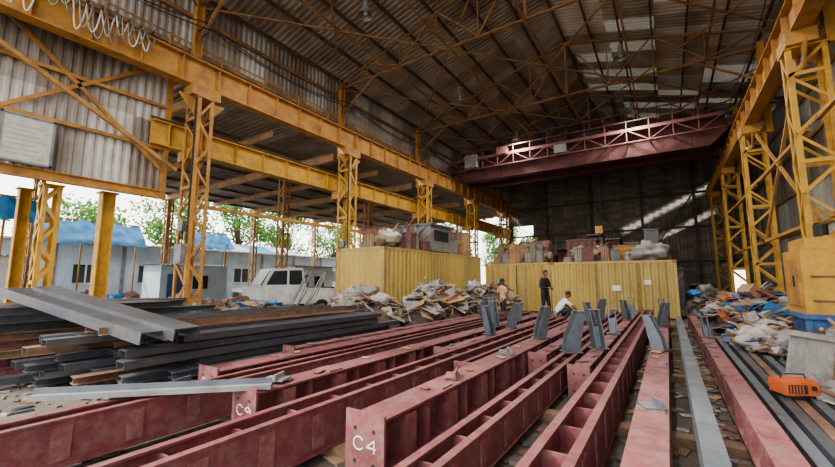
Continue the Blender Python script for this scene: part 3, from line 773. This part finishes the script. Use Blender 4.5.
# ------------------------------------------------------------ people
def person(name,J,E,shirt,pants,loc,yaw,headp,headpitch=0,headyaw=0):
    me=bpy.data.meshes.new('tmp'); names=list(J); idx={n:i for i,n in enumerate(names)}
    me.from_pydata([J[n][0] for n in names],[(idx[a],idx[c]) for a,c,_ in E],[])
    ob=bpy.data.objects.new('tmp',me); scene.collection.objects.link(ob)
    sk=ob.modifiers.new('s','SKIN'); sk.use_smooth_shade=True
    for i,n in enumerate(names):
        r=J[n][1]; me.skin_vertices[0].data[i].radius=(r,r) if not isinstance(r,tuple) else r
        me.skin_vertices[0].data[i].use_root=(n=='pelvis')
    sb=ob.modifiers.new('u','SUBSURF'); sb.levels=2; sb.render_levels=2
    dg=bpy.context.evaluated_depsgraph_get(); ev=ob.evaluated_get(dg); em=ev.to_mesh()
    vs=[v.co.copy() for v in em.vertices]; fs=[list(p.vertices) for p in em.polygons]
    ev.to_mesh_clear(); bpy.data.objects.remove(ob)
    b=B(); cats={'shirt':shirt,'pants':pants,'skin':SKIN,'shoe':BLK}
    b.v=vs
    for f in fs:
        c=sum((vs[i] for i in f),V())/len(f); best=None
        for a,d,cat in E:
            p=V(J[a][0]);q=V(J[d][0]); t=max(0,min(1,(c-p).dot(q-p)/max(1e-6,(q-p).length_squared)))
            ra=J[a][1] if not isinstance(J[a][1],tuple) else J[a][1][0]; rb=J[d][1] if not isinstance(J[d][1],tuple) else J[d][1][0]
            dd=(c-(p+(q-p)*t)).length-(ra*(1-t)+rb*t)
            if best is None or dd<best[0]: best=(dd,cat)
        b.f.append(f); b.m.append(b.mi(cats[best[1]])); b.sm.append(True)
    Rm=(Matrix.Rotation(headyaw,3,'Z')@Matrix.Rotation(headpitch,3,'X')); hc=V(headp)
    def T(p): return hc+Rm@V(p)
    b.ell(hc,(.075,.095,.118),SKIN,18,14,fn=lambda p:V((p.x*(1-.25*max(0,-p.z)),p.y*(1-.12*max(0,-p.z)),p.z)),rot=Rm)
    b.ell(T((0,.012,.02)),(.082,.098,.115),HAIR,18,12,fn=lambda p:V((p.x,max(p.y,-.45+ -.5*max(0,p.z)) ,max(p.z,-.45 if p.y>0 else .3))),rot=Rm)
    for s in(-1,1):
        b.ell(T((s*.03,-.086,.005)),(.012,.008,.008),WPT,8,6,rot=Rm); b.ell(T((s*.03,-.092,.005)),(.006,.004,.006),HAIR,6,5,rot=Rm)
        b.ell(T((s*.077,.005,-.005)),(.012,.02,.032),SKIN,8,6,rot=Rm)
        b.box(T((s*.03,-.09,.026)),(.03,.006,.006),HAIR,Rm)
    b.tube([T((0,-.088,.012)),T((0,-.108,-.022)),T((0,-.092,-.03))],[.008,.014,.01],SKIN)
    b.ell(T((0,-.084,-.055)),(.024,.01,.009),M('lips',(.28,.09,.07),None,.5),8,6,rot=Rm)
    for s,sd in(('L',1),('R',-1)):
        w=V(J['wrist'+s][0]);h=V(J['hand'+s][0]); d=(h-w).normalized(); side=d.cross(V((0,1,0)) if abs(d.y)<.8 else V((0,0,1))).normalized(); n=d.cross(side)
        if n.dot(V((-w.x,-.3,0)))<0: n=-n
        for i,(o,Lf) in enumerate(((-.03,.07),(-.01,.082),(.011,.076),(.031,.06))):
            p=h+side*o; b.tube([p-d*.03,p+d*.02,p+d*(.02+Lf*.45)+n*.012,p+d*(.02+Lf*.8)+n*.035],[.010,.0095,.0085,.007],SKIN,7)
        p=w+d*.035+V((0,-.02,0)); b.tube([p,p+V((0,-.03,0))+d*.03,p+V((0,-.04,0))+d*.065],[.012,.011,.008],SKIN,7)
    return b.obj(name,Matrix.Translation(loc)@Matrix.Rotation(yaw,4,'Z'))
def skel(pel,wa,ch,nb,nt,hips,knees,ank,toes,sh,el,wr,ha,sleeve='short'):
    J={'pelvis':(pel,(.15,.115)),'waist':(wa,(.135,.105)),'chest':(ch,(.16,.12)),'nb':(nb,.075),'nt':(nt,.052)}
    E=[('pelvis','waist','shirt'),('waist','chest','shirt'),('chest','nb','shirt'),('nb','nt','skin')]
    for s,i in(('L',0),('R',1)):
        J['hip'+s]=(hips[i],.095);J['knee'+s]=(knees[i],.066);J['calf'+s]=(tuple((V(knees[i])*.65+V(ank[i])*.35)),.062);J['ank'+s]=(ank[i],.045);J['toe'+s]=(toes[i],.038)
        J['sh'+s]=(sh[i],.068);J['el'+s]=(el[i],.045);J['wrist'+s]=(wr[i],.028);J['hand'+s]=(ha[i],.036)
        J['slv'+s]=(tuple(V(sh[i])*.35+V(el[i])*.65),.052)
        E+=[('pelvis','hip'+s,'pants'),('hip'+s,'knee'+s,'pants'),('knee'+s,'calf'+s,'pants'),('calf'+s,'ank'+s,'pants'),('ank'+s,'toe'+s,'shoe'),
            ('chest','sh'+s,'shirt'),('sh'+s,'slv'+s,'shirt'),('slv'+s,'el'+s,'shirt' if sleeve=='long' else 'skin'),('el'+s,'wrist'+s,'shirt' if sleeve=='long' else 'skin'),('wrist'+s,'hand'+s,'skin')]
    return J,E
def mir(p): return (p,(-p[0],p[1],p[2]))
J,E=skel((0,0,.95),(0,-.01,1.1),(0,0,1.3),(0,0,1.45),(0,-.01,1.53),mir((.09,0,.88)),((.1,-.10,.5),(-.1,.03,.5)),((.1,-.06,.085),(-.11,.14,.085)),((.12,-.24,.04),(-.13,-.03,.04)),mir((.185,0,1.40)),((.25,.05,1.13),(-.25,.02,1.13)),((.25,-.10,.9),(-.24,-.14,.92)),((.24,-.14,.83),(-.22,-.2,.86)))
person('worker_in_peach_shirt',J,E,PEACH,DKP,(-5.55,14.65,.0),2.6,(0,-.02,1.645))
b=B(); b.b2(-4.1,-3.45,13.95,14.55,.1,.3,WOOD); b.b2(-4.1,-3.95,14.1,14.55,0,.1,WOOD); b.b2(-3.6,-3.45,14.1,14.55,0,.1,WOOD); b.obj('timber_block')
J,E=skel((0,0,.95),(0,0,1.1),(0,-.01,1.3),(0,-.02,1.45),(0,-.04,1.53),mir((.09,0,.88)),((.13,-.06,.5),(-.12,-.02,.5)),((.15,0,.085),(-.13,.03,.085)),((.19,-.17,.04),(-.17,-.14,.04)),mir((.18,0,1.40)),((.26,-.02,1.13),(-.27,-.04,1.14)),((.14,-.24,1.06),(-.12,-.25,1.12)),((.06,-.29,1.07),(-.04,-.31,1.13)),'long')
person('worker_in_black',J,E,BLKC,BLKC,(-3.78,14.25,.3),1.1,(0,-.06,1.64),.3)
b=B(); b.b2(-3.35,-2.8,13.05,13.7,.0,.22,WOOD); b.b2(-3.4,-2.75,13.0,13.75,.22,.26,WOOD); b.obj('timber_step')
J,E=skel((0,.16,.36),(0,.07,.5),(0,-.08,.68),(0,-.17,.80),(0,-.21,.86),mir((.09,.14,.33)),mir((.17,-.28,.50)),mir((.13,-.0,.085)),mir((.16,-.2,.04)),((.18,-.12,.74),(-.18,-.12,.74)),((.26,-.34,.56),(-.26,-.34,.56)),((.13,-.52,.42),(-.12,-.54,.40)),((.07,-.58,.38),(-.06,-.6,.36)))
person('crouching_worker_in_white_shirt',J,E,WHC,DKP,(-3.05,13.35,.26),2.2,(0,-.27,.955),.5)

# ------------------------------------------------------------ world, sun, camera
w=bpy.data.worlds.new('World'); scene.world=w; w.use_nodes=True
nt=w.node_tree; bg=nt.nodes['Background']; sky=nt.nodes.new('ShaderNodeTexSky'); sky.sky_type='NISHITA'; sky.sun_disc=False; sky.sun_elevation=math.radians(55); sky.sun_rotation=math.radians(200); sky.dust_density=4; sky.ozone_density=1
mx=nt.nodes.new('ShaderNodeMix'); mx.data_type='RGBA'; mx.inputs[0].default_value=.75; mx.inputs[7].default_value=(6.3,6.0,5.6,1)
nt.links.new(sky.outputs[0],mx.inputs[6]); nt.links.new(mx.outputs[2],bg.inputs[0]); bg.inputs[1].default_value=.55
s=bpy.data.lights.new('sun','SUN'); s.energy=4; s.angle=.05; s.color=(1,.95,.86); so=bpy.data.objects.new('sun',s); so.rotation_euler=(math.radians(25),math.radians(-38),0); scene.collection.objects.link(so)

cam=bpy.data.cameras.new('camera'); co=bpy.data.objects.new('camera',cam); scene.collection.objects.link(co)
f=380; cam.sensor_width=36; cam.lens=f/835*36; cam.clip_start=.05; cam.clip_end=300
co.location=(0,0,1.7); co.rotation_euler=(math.radians(90+6.98),0,math.radians(33.2))
scene.camera=co
scene.view_settings.exposure=.35
try: scene.view_settings.look='AgX - Medium High Contrast'
except Exception: pass
